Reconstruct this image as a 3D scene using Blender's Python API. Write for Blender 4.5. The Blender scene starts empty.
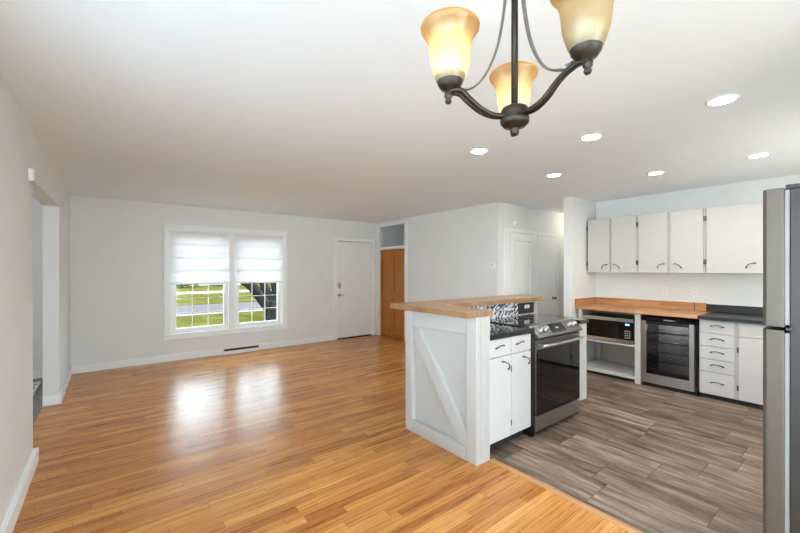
import bpy, bmesh, math, random
from mathutils import Vector, Matrix
random.seed(7)
S = bpy.context.scene
C = S.collection
PI = math.pi

# ---------------------------------------------------------------- camera, world, sun, daylight, exposure
H = 1.43
cam_data = bpy.data.cameras.new('camera')
cam = bpy.data.objects.new('camera', cam_data)
C.objects.link(cam)
cam.location = (0, 0, H)
cam.rotation_euler = (PI / 2, 0, -math.radians(38))
cam_data.sensor_width = 36
cam_data.lens = 372 / 800 * 36
cam_data.shift_y = 3.0 / 800
cam_data.clip_start = 0.02
S.camera = cam
S.view_settings.view_transform = 'Standard'
S.view_settings.look = 'None'
S.view_settings.exposure = 1.32
S.view_settings.gamma = 1
S.view_settings.use_curve_mapping = False
S.cycles.use_denoising = True
S.cycles.max_bounces = 10
S.cycles.diffuse_bounces = 6
S.cycles.transparent_max_bounces = 12
S.cycles.sample_clamp_indirect = 6
S.cycles.caustics_reflective = False
S.cycles.caustics_refractive = False

world = bpy.data.worlds.new('sky')
S.world = world
world.use_nodes = True
bg = world.node_tree.nodes['Background']
bg.inputs[0].default_value = (0.71, 0.885, 1.0, 1)
bg.inputs[1].default_value = 5.2

def lamp(name, kind, loc, energy, color=(1, 1, 1), rot=(0, 0, 0), size=None, size_y=None, parent=None, radius=None):
    d = bpy.data.lights.new(name, kind)
    d.energy = energy
    d.color = color
    if kind == 'AREA':
        d.shape = 'RECTANGLE'
        d.size = size
        d.size_y = size_y
    if radius is not None:
        if kind == 'SUN':
            d.angle = radius
        else:
            d.shadow_soft_size = radius
    o = bpy.data.objects.new(name, d)
    C.objects.link(o)
    o.location = loc
    o.rotation_euler = rot
    if parent is not None:
        o.parent = parent
    return o

# sun on the front lawn (it comes from behind the house, high up)
lamp('sun', 'SUN', (0, 0, 20), 12.0, (1, 0.95, 0.85), (0, math.radians(38), 0), radius=0.02)
# the sky lights the room through an added, unseen patio door and dining window;
# added area lamp brightens the kitchen, set at a made-up window
lamp('kitchen_fill', 'AREA', (4.3, -0.50, 1.40), 8, (1.0, 0.95, 0.85), (PI / 2, 0, 0), 1.2, 1.0)
# hallway lamp, and an added area lamp that brightens the side room
lamp('hall_light', 'POINT', (6.6, 3.15, 2.25), 2.2, (1, 0.88, 0.70), radius=0.12)
lamp('side_room_fill', 'AREA', (-3.2, 4.8, 1.6), 11, (1.0, 0.96, 0.90), (0, -PI / 2, 0), 1.6, 1.4)

# ---------------------------------------------------------------- mesh helpers
class MB:
    def __init__(s):
        s.bm = bmesh.new()
    def _merge(s, b):
        me = bpy.data.meshes.new('tmp')
        b.to_mesh(me)
        b.free()
        s.bm.from_mesh(me)
        bpy.data.meshes.remove(me)
    def box(s, x0, x1, y0, y1, z0, z1, bev=0.0, seg=2):
        b = bmesh.new()
        bmesh.ops.create_cube(b, size=1)
        for v in b.verts:
            v.co = Vector(((x0 + x1) / 2 + v.co.x * (x1 - x0), (y0 + y1) / 2 + v.co.y * (y1 - y0), (z0 + z1) / 2 + v.co.z * (z1 - z0)))
        if bev:
            bmesh.ops.bevel(b, geom=list(b.edges), offset=bev, segments=seg, affect='EDGES', profile=0.5)
        s._merge(b)
        return s
    def prism(s, poly, axis, a0, a1, bev=0.0):
        # poly: list of 2D points; axis 'x','y','z' the extrusion axis
        b = bmesh.new()
        def P(u, v, a):
            return {'x': (a, u, v), 'y': (u, a, v), 'z': (u, v, a)}[axis]
        lo = [b.verts.new(P(u, v, a0)) for u, v in poly]
        hi = [b.verts.new(P(u, v, a1)) for u, v in poly]
        b.faces.new(lo)
        b.faces.new(hi[::-1])
        n = len(poly)
        for i in range(n):
            b.faces.new((lo[i], hi[i], hi[(i + 1) % n], lo[(i + 1) % n]))
        bmesh.ops.recalc_face_normals(b, faces=list(b.faces))
        if bev:
            bmesh.ops.bevel(b, geom=list(b.edges), offset=bev, segments=2, affect='EDGES', profile=0.5)
        s._merge(b)
        return s
    def lathe(s, prof, c=(0, 0, 0), axis='z', n=32, closed=False):
        b = bmesh.new()
        rings = []
        for r, h in prof:
            ring = []
            for k in range(n):
                a = 2 * PI * k / n
                p = {'z': (r * math.cos(a), r * math.sin(a), h), 'y': (r * math.cos(a), h, r * math.sin(a)), 'x': (h, r * math.cos(a), r * math.sin(a))}[axis]
                ring.append(b.verts.new(Vector(p) + Vector(c)))
            rings.append(ring)
        for i in range(len(rings) - 1):
            for k in range(n):
                b.faces.new((rings[i][k], rings[i][(k + 1) % n], rings[i + 1][(k + 1) % n], rings[i + 1][k]))
        if closed:
            b.faces.new(rings[0])
            b.faces.new(rings[-1][::-1])
        bmesh.ops.recalc_face_normals(b, faces=list(b.faces))
        for f in b.faces:
            f.smooth = len(f.verts) == 4
        s._merge(b)
        return s
    def tube(s, pts, r, n=10, flat=1.0, up=(0, 0, 1), smooth=True):
        # sweep along pts; r a number or list; flat squashes the profile along 'up'
        b = bmesh.new()
        pts = [Vector(p) for p in pts]
        m = len(pts)
        rr = r if isinstance(r, (list, tuple)) else [r] * m
        rings = []
        for i, p in enumerate(pts):
            t = (pts[min(i + 1, m - 1)] - pts[max(i - 1, 0)]).normalized()
            u = Vector(up)
            if abs(t.dot(u)) > 0.98:
                u = Vector((1, 0, 0))
            side = t.cross(u).normalized()
            u2 = side.cross(t).normalized()
            rings.append([b.verts.new(p + side * math.cos(2 * PI * k / n) * rr[i] + u2 * math.sin(2 * PI * k / n) * rr[i] * flat) for k in range(n)])
        for i in range(m - 1):
            for k in range(n):
                b.faces.new((rings[i][k], rings[i][(k + 1) % n], rings[i + 1][(k + 1) % n], rings[i + 1][k]))
        b.faces.new(rings[0])
        b.faces.new(rings[-1][::-1])
        bmesh.ops.recalc_face_normals(b, faces=list(b.faces))
        if smooth:
            for f in b.faces:
                f.smooth = len(f.verts) == 4
        s._merge(b)
        return s
    def sphere(s, c, r, sc=(1, 1, 1), sub=3):
        b = bmesh.new()
        bmesh.ops.create_icosphere(b, subdivisions=sub, radius=r)
        for v in b.verts:
            v.co = Vector((v.co.x * sc[0] + c[0], v.co.y * sc[1] + c[1], v.co.z * sc[2] + c[2]))
        for f in b.faces:
            f.smooth = True
        s._merge(b)
        return s
    def build(s, name, m, parent=None):
        off = Vector((0, 0, 0))
        p = parent
        while p is not None:
            off += p.location
            p = p.parent
        me = bpy.data.meshes.new(name)
        for v in s.bm.verts:
            v.co -= off
        s.bm.to_mesh(me)
        s.bm.free()
        me.materials.append(m)
        o = bpy.data.objects.new(name, me)
        C.objects.link(o)
        if parent is not None:
            o.parent = parent
        return o

def tag(o, label=None, cat=None, group=None, kind=None):
    if label: o['label'] = label
    if cat: o['category'] = cat
    if group: o['group'] = group
    if kind: o['kind'] = kind
    return o

def thing(name, loc, label, cat, group=None, kind=None):
    o = bpy.data.objects.new(name, None)
    o.empty_display_size = 0.1
    C.objects.link(o)
    o.location = loc
    return tag(o, label, cat, group, kind)

def struct(o, label, cat):
    return tag(o, label, cat, None, 'structure')

def copy_tree(o, parent=None):
    c = o.copy()
    C.objects.link(c)
    c.parent = parent
    for ch in list(o.children):
        copy_tree(ch, c)
    return c

# ---------------------------------------------------------------- materials
def nodes_of(name):
    m = bpy.data.materials.new(name)
    m.use_nodes = True
    nt = m.node_tree
    return m, nt, nt.nodes['Principled BSDF']

def setin(n, **kw):
    for k, v in kw.items():
        k = k.replace('_', ' ')
        if k in n.inputs:
            n.inputs[k].default_value = v

def mth(nt, op, a, b=None):
    n = nt.nodes.new('ShaderNodeMath')
    n.operation = op
    for i, x in enumerate((a, b)):
        if x is None: continue
        if isinstance(x, (int, float)): n.inputs[i].default_value = x
        else: nt.links.new(x, n.inputs[i])
    return n.outputs[0]

def paint(name, col, rough=0.5, var=0.04, scale=6, metallic=0.0, bump=0.0, bscale=200, spec=None, stretch=None, coat=0.0):
    m, nt, p = nodes_of(name)
    tc = nt.nodes.new('ShaderNodeTexCoord')
    vec = tc.outputs['Object']
    if stretch:
        mp = nt.nodes.new('ShaderNodeMapping')
        mp.inputs['Scale'].default_value = stretch
        nt.links.new(vec, mp.inputs['Vector'])
        vec = mp.outputs[0]
    nz = nt.nodes.new('ShaderNodeTexNoise')
    nz.inputs['Scale'].default_value = scale
    nz.inputs['Detail'].default_value = 4
    nt.links.new(vec, nz.inputs['Vector'])
    r = nt.nodes.new('ShaderNodeValToRGB')
    lo = [max(0, c * (1 - var)) for c in col]
    hi = [min(1, c * (1 + var)) for c in col]
    r.color_ramp.elements[0].color = (*lo, 1)
    r.color_ramp.elements[1].color = (*hi, 1)
    r.color_ramp.elements[0].position = 0.3
    r.color_ramp.elements[1].position = 0.7
    nt.links.new(nz.outputs['Fac'], r.inputs[0])
    nt.links.new(r.outputs[0], p.inputs['Base Color'])
    setin(p, Roughness=rough, Metallic=metallic)
    if spec is not None: setin(p, Specular_IOR_Level=spec)
    if coat: setin(p, Coat_Weight=coat, Coat_Roughness=0.08)
    if bump:
        n2 = nt.nodes.new('ShaderNodeTexNoise')
        n2.inputs['Scale'].default_value = bscale
        nt.links.new(vec, n2.inputs['Vector'])
        b = nt.nodes.new('ShaderNodeBump')
        b.inputs['Strength'].default_value = bump
        b.inputs['Distance'].default_value = 0.002
        nt.links.new(n2.outputs['Fac'], b.inputs['Height'])
        nt.links.new(b.outputs[0], p.inputs['Normal'])
    return m

def emit(name, col, strength):
    m, nt, p = nodes_of(name)
    setin(p, Base_Color=(*col, 1), Emission_Color=(*col, 1), Emission_Strength=strength)
    return m

def planks(name, axes, L, W, stops, gapcol, gap=0.0012, rough=0.3, grain=0.25, grain_scale=(2.5, 45), spec=0.5, rot=0.0, const=False, gapL=None, coat=0.0, contrast=2.2, shift=0.0, rvar=0.0):
    # boards running along axes[0], rows stacked along axes[1], each board with its own tone
    m, nt, p = nodes_of(name)
    g = nt.nodes.new('ShaderNodeTexCoord')
    src = g.outputs['Object']
    if rot:
        mp = nt.nodes.new('ShaderNodeMapping')
        mp.inputs['Rotation'].default_value = (0, rot, 0)
        nt.links.new(src, mp.inputs['Vector'])
        src = mp.outputs[0]
    sx = nt.nodes.new('ShaderNodeSeparateXYZ')
    nt.links.new(src, sx.inputs[0])
    a = sx.outputs[axes[0].upper()]
    b = sx.outputs[axes[1].upper()]
    v = mth(nt, 'DIVIDE', mth(nt, 'SUBTRACT', b, shift), W)
    row = mth(nt, 'FLOOR', v)
    w1 = nt.nodes.new('ShaderNodeTexWhiteNoise'); w1.noise_dimensions = '1D'
    nt.links.new(row, w1.inputs['W'])
    u = mth(nt, 'ADD', mth(nt, 'DIVIDE', a, L), mth(nt, 'MULTIPLY', w1.outputs['Value'], 7.3))
    cell = mth(nt, 'FLOOR', u)
    cx = nt.nodes.new('ShaderNodeCombineXYZ')
    nt.links.new(cell, cx.inputs[0]); nt.links.new(row, cx.inputs[1])
    w2 = nt.nodes.new('ShaderNodeTexWhiteNoise'); w2.noise_dimensions = '2D'
    nt.links.new(cx.outputs[0], w2.inputs['Vector'])
    # grain
    gx = nt.nodes.new('ShaderNodeCombineXYZ')
    nt.links.new(mth(nt, 'MULTIPLY', a, grain_scale[0]), gx.inputs[0])
    nt.links.new(mth(nt, 'MULTIPLY', b, grain_scale[1]), gx.inputs[1])
    nt.links.new(mth(nt, 'MULTIPLY', w2.outputs['Value'], 37.0), gx.inputs[2])
    gn = nt.nodes.new('ShaderNodeTexNoise')
    gn.inputs['Scale'].default_value = 1.0
    gn.inputs['Detail'].default_value = 6
    gn.inputs['Roughness'].default_value = 0.65
    nt.links.new(gx.outputs[0], gn.inputs['Vector'])
    fac = w2.outputs['Value']
    if grain:
        fac = mth(nt, 'ADD', mth(nt, 'MULTIPLY', fac, 1 - grain), mth(nt, 'MULTIPLY', mth(nt, 'ADD', mth(nt, 'MULTIPLY', mth(nt, 'SUBTRACT', gn.outputs['Fac'], 0.5), contrast), 0.5), grain))
    r = nt.nodes.new('ShaderNodeValToRGB')
    if const: r.color_ramp.interpolation = 'CONSTANT'
    e = r.color_ramp.elements
    e[0].position, e[0].color = stops[0][0], (*stops[0][1], 1)
    e[1].position, e[1].color = stops[1][0], (*stops[1][1], 1)
    for pos, col in stops[2:]:
        x = e.new(pos); x.color = (*col, 1)
    nt.links.new(fac, r.inputs[0])
    col = r.outputs[0]
    # gaps
    fu = mth(nt, 'FRACT', u); fv = mth(nt, 'FRACT', v)
    gl = gap if gapL is None else gapL
    du = mth(nt, 'MULTIPLY', mth(nt, 'MINIMUM', fu, mth(nt, 'SUBTRACT', 1.0, fu)), L)
    dv = mth(nt, 'MULTIPLY', mth(nt, 'MINIMUM', fv, mth(nt, 'SUBTRACT', 1.0, fv)), W)
    mask = mth(nt, 'MAXIMUM', mth(nt, 'LESS_THAN', du, gl), mth(nt, 'LESS_THAN', dv, gap))
    mx = nt.nodes.new('ShaderNodeMix'); mx.data_type = 'RGBA'
    nt.links.new(mask, mx.inputs['Factor'])
    nt.links.new(col, mx.inputs[6])
    mx.inputs[7].default_value = (*gapcol, 1)
    nt.links.new(mx.outputs[2], p.inputs['Base Color'])
    setin(p, Roughness=rough, Specular_IOR_Level=spec)
    if rvar:
        nt.links.new(mth(nt, 'ADD', mth(nt, 'MULTIPLY', gn.outputs['Fac'], rvar), rough - rvar / 2), p.inputs['Roughness'])
    if coat: setin(p, Coat_Weight=coat, Coat_Roughness=0.12)
    bp = nt.nodes.new('ShaderNodeBump')
    bp.inputs['Strength'].default_value = 0.25
    bp.inputs['Distance'].default_value = 0.001
    nt.links.new(mth(nt, 'SUBTRACT', mth(nt, 'MULTIPLY', gn.outputs['Fac'], 0.3), mask), bp.inputs['Height'])
    nt.links.new(bp.outputs[0], p.inputs['Normal'])
    return m

def thin_glass(name, tint=(1, 1, 1), refl=0.06, rough=0.0, gloss=(1, 1, 1)):
    m = bpy.data.materials.new(name)
    m.use_nodes = True
    nt = m.node_tree
    nt.nodes.remove(nt.nodes['Principled BSDF'])
    out = nt.nodes['Material Output']
    t = nt.nodes.new('ShaderNodeBsdfTransparent'); t.inputs[0].default_value = (*tint, 1)
    g = nt.nodes.new('ShaderNodeBsdfGlossy'); g.inputs['Roughness'].default_value = rough
    g.inputs[0].default_value = (*gloss, 1)
    lw = nt.nodes.new('ShaderNodeLayerWeight'); lw.inputs[0].default_value = 0.25
    f = mth(nt, 'ADD', mth(nt, 'MULTIPLY', lw.outputs['Facing'], 0.10), refl)
    mx = nt.nodes.new('ShaderNodeMixShader')
    nt.links.new(f, mx.inputs[0]); nt.links.new(t.outputs[0], mx.inputs[1]); nt.links.new(g.outputs[0], mx.inputs[2])
    nt.links.new(mx.outputs[0], out.inputs[0])
    return m

def translucent(name, dif, tr, fac, stops=None, gloss=0.0, hi=1.0, lo=0.0):
    # cloth / frosted glass; optional colour ramp along object z between lo and hi
    m = bpy.data.materials.new(name)
    m.use_nodes = True
    nt = m.node_tree
    nt.nodes.remove(nt.nodes['Principled BSDF'])
    out = nt.nodes['Material Output']
    d = nt.nodes.new('ShaderNodeBsdfDiffuse'); d.inputs[0].default_value = (*dif, 1)
    t = nt.nodes.new('ShaderNodeBsdfTranslucent'); t.inputs[0].default_value = (*tr, 1)
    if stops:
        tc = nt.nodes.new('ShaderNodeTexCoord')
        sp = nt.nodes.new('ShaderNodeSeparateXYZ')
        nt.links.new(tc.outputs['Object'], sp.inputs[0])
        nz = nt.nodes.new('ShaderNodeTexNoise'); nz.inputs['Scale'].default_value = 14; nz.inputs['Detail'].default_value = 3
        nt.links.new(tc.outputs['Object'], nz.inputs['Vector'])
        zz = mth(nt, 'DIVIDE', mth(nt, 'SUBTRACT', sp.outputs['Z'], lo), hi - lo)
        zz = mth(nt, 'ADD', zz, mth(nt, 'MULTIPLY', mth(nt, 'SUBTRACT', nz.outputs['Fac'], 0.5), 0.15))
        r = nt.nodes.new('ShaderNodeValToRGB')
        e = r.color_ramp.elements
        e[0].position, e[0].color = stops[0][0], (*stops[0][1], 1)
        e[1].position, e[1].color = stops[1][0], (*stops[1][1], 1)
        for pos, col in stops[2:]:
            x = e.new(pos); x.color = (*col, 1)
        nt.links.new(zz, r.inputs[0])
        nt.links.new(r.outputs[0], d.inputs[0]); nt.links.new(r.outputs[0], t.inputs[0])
    mx = nt.nodes.new('ShaderNodeMixShader')
    mx.inputs[0].default_value = fac
    nt.links.new(d.outputs[0], mx.inputs[1]); nt.links.new(t.outputs[0], mx.inputs[2])
    sh = mx.outputs[0]
    if gloss:
        g = nt.nodes.new('ShaderNodeBsdfGlossy'); g.inputs['Roughness'].default_value = 0.2
        m2 = nt.nodes.new('ShaderNodeMixShader'); m2.inputs[0].default_value = gloss
        nt.links.new(sh, m2.inputs[1]); nt.links.new(g.outputs[0], m2.inputs[2])
        sh = m2.outputs[0]
    nt.links.new(sh, out.inputs[0])
    return m

M = {}
M['wall'] = paint('wall_paint', (0.77, 0.79, 0.785), 0.6, 0.012, 3, bump=0.05)
M['ceiling'] = paint('ceiling_paint', (0.855, 0.92, 0.975), 0.8, 0.01, 3, bump=0.06)
M['trim'] = paint('trim_paint', (0.88, 0.895, 0.90), 0.35, 0.01, 4)
M['door'] = paint('door_paint', (0.84, 0.86, 0.865), 0.4, 0.012, 3)
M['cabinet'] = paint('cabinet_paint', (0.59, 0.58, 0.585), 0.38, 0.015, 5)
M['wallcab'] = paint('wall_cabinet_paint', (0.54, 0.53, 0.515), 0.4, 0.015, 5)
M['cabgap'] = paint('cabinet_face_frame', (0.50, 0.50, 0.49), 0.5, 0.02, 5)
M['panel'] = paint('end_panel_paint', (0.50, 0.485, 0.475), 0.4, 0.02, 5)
M['oak'] = planks('oak_strip_floor', 'xy', 0.85, 0.060,
    [(0.0, (0.23, 0.070, 0.013)), (0.25, (0.43, 0.160, 0.036)), (0.65, (0.60, 0.262, 0.066)), (1.0, (0.76, 0.41, 0.135))],
    (0.17, 0.06, 0.018), gap=0.0011, rough=0.285, grain=0.40, grain_scale=(2.5, 60), spec=0.33, rvar=0.14, contrast=3.4)
M['tile'] = planks('wood_look_tile', 'yx', 0.63, 0.292,
    [(0.0, (0.040, 0.024, 0.017)), (0.32, (0.115, 0.076, 0.056)), (0.62, (0.23, 0.165, 0.127)), (1.0, (0.42, 0.33, 0.27))],
    (0.075, 0.055, 0.043), gap=0.0022, rough=0.42, grain=0.72, grain_scale=(2.2, 14), spec=0.4, contrast=2.8, shift=2.32)
M['butcher'] = planks('butcher_block', 'yx', 0.42, 0.042,
    [(0.0, (0.33, 0.135, 0.05)), (0.4, (0.50, 0.235, 0.095)), (0.75, (0.64, 0.35, 0.17)), (1.0, (0.74, 0.46, 0.26))],
    (0.30, 0.13, 0.05), gap=0.0004, rough=0.35, grain=0.25, grain_scale=(4, 60))
M['butcher_splash'] = planks('butcher_block_splash', 'yz', 0.5, 0.034,
    [(0.0, (0.33, 0.135, 0.05)), (0.4, (0.50, 0.235, 0.095)), (0.75, (0.62, 0.33, 0.16)), (1.0, (0.72, 0.44, 0.24))],
    (0.30, 0.13, 0.05), gap=0.0004, rough=0.35, grain=0.25, grain_scale=(4, 60))
M['barwood'] = planks('bar_top_wood', 'yx', 1.2, 0.11,
    [(0.0, (0.20, 0.10, 0.042)), (0.5, (0.31, 0.17, 0.080)), (1.0, (0.42, 0.255, 0.135))],
    (0.16, 0.08, 0.035), gap=0.0004, rough=0.28, grain=0.7, grain_scale=(3, 40), spec=0.5)
M['closetwood'] = planks('closet_wood', 'zy', 3.0, 0.16,
    [(0.0, (0.36, 0.115, 0.010)), (1.0, (0.54, 0.20, 0.028))], (0.2, 0.06, 0.01), gap=0.0003, rough=0.4, grain=0.7, grain_scale=(2.5, 30))
M['strip'] = planks('threshold_wood', 'yx', 3.0, 0.2,
    [(0.0, (0.45, 0.22, 0.09)), (1.0, (0.60, 0.32, 0.14))], (0.3, 0.14, 0.05), gap=0.0, rough=0.3, grain=0.6)
M['blacktop'] = paint('black_countertop', (0.018, 0.019, 0.022), 0.07, 0.2, 60, spec=0.5)
M['black'] = paint('black_enamel', (0.012, 0.012, 0.013), 0.25, 0.1, 20)
M['blackmatte'] = paint('black_matte', (0.02, 0.02, 0.02), 0.6, 0.1, 20)
M['blackglass'] = paint('black_glass', (0.005, 0.005, 0.005), 0.04, 0.05, 10, spec=0.35)
M['cooktop'] = paint('cooktop_glass', (0.02, 0.02, 0.02), 0.06, 0.1, 30, spec=0.9)
M['steel'] = paint('brushed_steel', (0.24, 0.235, 0.23), 0.3, 0.10, 4, metallic=1.0, stretch=(2, 60, 60))
M['coolersteel'] = paint('cooler_steel', (0.55, 0.54, 0.52), 0.28, 0.10, 4, metallic=1.0, stretch=(60, 60, 2))
M['darksteel'] = paint('dark_brushed_steel', (0.22, 0.22, 0.22), 0.3, 0.08, 4, metallic=1.0, stretch=(2, 60, 60))
M['fridge_door'] = paint('fridge_door_steel', (0.13, 0.11, 0.092), 0.5, 0.04, 3, metallic=0.5, stretch=(40, 40, 2))
M['fridge_side'] = paint('fridge_side_grey', (0.03, 0.029, 0.028), 0.45, 0.05, 30, bump=0.1)
M['bronze'] = paint('oiled_bronze', (0.026, 0.017, 0.011), 0.38, 0.3, 25, metallic=0.45)
M['pull'] = paint('dark_pull_metal', (0.10, 0.10, 0.105), 0.35, 0.1, 20, metallic=0.8)
M['wire'] = paint('pewter_wire', (0.20, 0.19, 0.185), 0.35, 0.1, 30, metallic=0.9)
M['nickel'] = paint('satin_nickel', (0.42, 0.41, 0.39), 0.3, 0.05, 20, metallic=1.0)
M['plastic'] = paint('white_plastic', (0.83, 0.83, 0.82), 0.35, 0.01, 10)
M['greyplastic'] = paint('grey_plastic', (0.35, 0.35, 0.35), 0.4, 0.05, 10)
M['mosaic'] = planks('mosaic_tile', 'xz', 0.036, 0.0135,
    [(0.0, (0.012, 0.016, 0.03)), (0.30, (0.75, 0.78, 0.80)), (0.58, (0.06, 0.09, 0.16)), (0.70, (0.40, 0.44, 0.48)), (0.82, (0.82, 0.84, 0.85))],
    (0.55, 0.56, 0.57), gap=0.0009, rough=0.12, grain=0.0, const=True, rot=math.radians(38))
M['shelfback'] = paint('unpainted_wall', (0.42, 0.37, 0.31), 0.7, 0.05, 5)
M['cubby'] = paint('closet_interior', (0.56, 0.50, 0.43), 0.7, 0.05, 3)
M['shade'] = translucent('blind_cloth', (0.86, 0.87, 0.88), (0.66, 0.60, 0.605), 0.34)
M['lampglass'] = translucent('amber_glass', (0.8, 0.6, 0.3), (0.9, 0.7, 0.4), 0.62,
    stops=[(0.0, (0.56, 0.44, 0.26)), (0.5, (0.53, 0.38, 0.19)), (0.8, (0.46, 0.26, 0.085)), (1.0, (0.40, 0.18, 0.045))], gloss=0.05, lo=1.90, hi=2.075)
M['pane'] = thin_glass('window_glass', (0.98, 0.99, 0.98), 0.01)
M['coolerglass'] = thin_glass('cooler_glass', (0.62, 0.62, 0.62), 0.03)
M['can'] = emit('recessed_lamp', (1.0, 0.95, 0.86), 85)
M['display'] = emit('blue_display', (0.12, 0.35, 1.0), 2.5)
M['bulb'] = emit('warm_bulb', (1.0, 0.80, 0.50), 8)
M['carpet'] = paint('grey_carpet', (0.24, 0.235, 0.23), 0.95, 0.55, 38, bump=0.6, bscale=90)
M['grass'] = paint('lawn', (0.027, 0.027, 0.0065), 1.0, 0.40, 1.1, spec=0.0, bump=0.4, bscale=40)
M['asphalt'] = paint('asphalt', (0.036, 0.034, 0.037), 1.0, 0.06, 3, spec=0.0)
M['kerb'] = paint('concrete', (0.13, 0.12, 0.105), 1.0, 0.05, 3, spec=0.0)
M['bark'] = paint('bark', (0.016, 0.015, 0.015), 1.0, spec=0.0, var=0.5, scale=9, stretch=(1, 1, 0.25), bump=0.7, bscale=14)
M['leaf'] = paint('leaves', (0.05, 0.085, 0.02), 1.0, 0.5, 6)
M['siding'] = paint('house_siding', (0.35, 0.36, 0.37), 0.8, 0.04, 3)
M['roof'] = paint('roof_shingle', (0.16, 0.16, 0.17), 0.9, 0.15, 20)

def pull(parent, c, along, out, L=0.096, proj=0.024, r=0.0043, mat='pull'):
    # arched bar pull: centre, direction along, outward normal
    c, al, ou = Vector(c), Vector(along).normalized(), Vector(out).normalized()
    pts = []
    for i in range(11):
        t = -1 + 2 * i / 10
        pts.append(c + al * (t * L / 2) + ou * (proj * (1 - t * t) ** 0.6 + 0.001))
    mb = MB()
    up = al.cross(ou)
    bow = up if up.z >= 0 else -up
    pts = [q + bow * (0.017 * (1 - (-1 + 2 * i / 10) ** 2)) for i, q in enumerate(pts)]
    mb.tube(pts, [r * 1.6, r * 1.25] + [r] * 7 + [r * 1.25, r * 1.6], n=8, up=up)
    for sgn in (-1, 1):
        mb.sphere(c + al * sgn * L / 2 + ou * 0.003, r * 1.9, sub=2)
    return mb.build('handle', M[mat], parent)

def hinge(parent, c, dx, dy, dz):
    mb = MB()
    mb.box(c[0] - dx, c[0] + dx, c[1] - dy, c[1] + dy, c[2] - dz, c[2] + dz, 0.001)
    ax = MB
    return mb.build('hinge', M['pull'], parent)

# ---------------------------------------------------------------- room shell
XL, YF, YB, XK, XC, ZC = -0.42, 6.78, -0.56, 5.82, 4.63, 2.45
T = 0.13
YH = 3.52        # wall with the louvered door
YS, YS2 = 2.62, 2.74   # kitchen end wall

mb = MB()
mb.box(XL - T - 0.03, 2.26, YB - 2.2, YF + 0.15, -0.12, 0)
mb.box(2.26, 8.2, 2.61, YF + 0.15, -0.12, 0)
struct(mb.build('floor', M['oak']), 'glossy honey oak strip floor of the living room', 'floor')
mb = MB().box(2.26, XK + T, YB - T, 2.61, -0.12, 0)
struct(mb.build('floor_kitchen', M['tile']), 'grey brown wood-look plank tile floor of the kitchen', 'floor')
mb = MB().box(-3.6, XL - T, 3.0, 7.2, -0.12, 0.002)
struct(mb.build('floor_side', M['carpet']), 'mottled grey carpet in the room through the left opening', 'floor')
mb = MB().box(-3.8, 8.4, YB - 2.3, 7.35, ZC, ZC + 0.2)
struct(mb.build('ceiling', M['ceiling']), 'smooth white ceiling over the whole open room', 'ceiling')

OY0, OY1, OZ = 3.835, 5.36, 2.10
mb = MB()
mb.box(XL - T, XL - 0.025, 2.2, OY0, 0, ZC)
mb.box(XL - T, XL - 0.025, -2.15, 2.2, 0, 0.85)
mb.box(XL - T, XL - 0.025, -2.15, 2.2, 2.18, ZC)
mb.box(XL - T, XL - 0.025, -2.63, -2.15, 0, ZC)
mb.box(XL - T, XL, OY1, YF, 0, ZC)
mb.prism([(XL - T, OY0), (XL - 0.025, OY0), (XL, OY1), (XL - T, OY1)], 'z', OZ, ZC)
struct(mb.build('wall_left', M['wall']), 'white wall on the left with a wide cased opening', 'wall')

WX0, WX1, WZ0, WZ1 = 0.76, 2.52, 0.42, 2.045     # rough window opening
DX0, DX1, DZ = 3.66, 4.50, 2.02
mb = MB()
mb.box(-3.8, WX0, YF, YF + 0.15, 0, ZC)
mb.box(WX0, WX1, YF, YF + 0.15, 0, WZ0)
mb.box(WX0, WX1, YF, YF + 0.15, WZ1, ZC)
mb.box(WX1, DX0, YF, YF + 0.15, 0, ZC)
mb.box(DX0, DX1, YF, YF + 0.15, DZ, ZC)
mb.box(DX1, 8.2, YF, YF + 0.15, 0, ZC)
struct(mb.build('wall_far', M['wall']), 'pale grey far wall holding the double window and front door', 'wall')

CY0, CY1, CZ = 5.765, 6.645, 1.855
TZ0, TZ1 = 1.91, 2.345
mb = MB()
mb.box(XC, XC + 0.11, YH, CY0, 0, ZC)
mb.box(XC, XC + 0.11, CY1, YF, 0, ZC)
mb.box(XC, XC + 0.11, CY0, CY1, CZ, TZ0)
mb.box(XC, XC + 0.11, CY0, CY1, TZ1, ZC)
struct(mb.build('wall_closet', M['wall']), 'plain white wall between the closet and the hallway corner', 'wall')
mb = MB()
mb.box(XC + 0.75, XC + 0.8, CY0 - 0.12, YF, 0, ZC)
mb.box(XC + 0.11, XC + 0.75, CY0 - 0.12, CY0 - 0.07, 0, ZC)
mb.box(XC + 0.11, XC + 0.75, CY0 - 0.07, YF, TZ0 - 0.06, TZ0 - 0.02)
struct(mb.build('wall_closet_inside', M['cubby']), 'shadowed grey inner walls of the cubby above the closet', 'wall')

mb = MB().box(XC + 0.11, 8.2, YH, YH + 0.12, 0, ZC)
struct(mb.build('wall_hall', M['wall']), 'hallway wall with the louvered door and white door', 'wall')
mb = MB().box(8.08, 8.2, YS2, YH, 0, ZC)
struct(mb.build('wall_hall_end', M['wall']), 'end wall of the hallway hidden behind the kitchen wall', 'wall')
mb = MB().box(5.10, 8.2, YS, YS2, 0, ZC)
struct(mb.build('wall_kitchen_end', M['wall']), 'white stub wall at the left end of the kitchen counter', 'wall')
mb = MB().box(XK, XK + T, YB - T, YS, 0, ZC)
struct(mb.build('wall_right', M['wall']), 'kitchen wall behind the white wall cabinets', 'wall')
mb = MB()
PX0, PX1, YD = -0.22, 2.12, -2.5
mb.box(XL - T, PX0, YD - T, YD, 0, ZC)
mb.box(PX0, PX1, YD - T, YD, 2.15, ZC)
mb.box(PX1, 2.29, YD - T, YD, 0, ZC)
mb.box(2.16, 2.29, YD, YB, 0, ZC)
mb.box(2.16, 3.65, YB - T, YB, 0, ZC)
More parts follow.
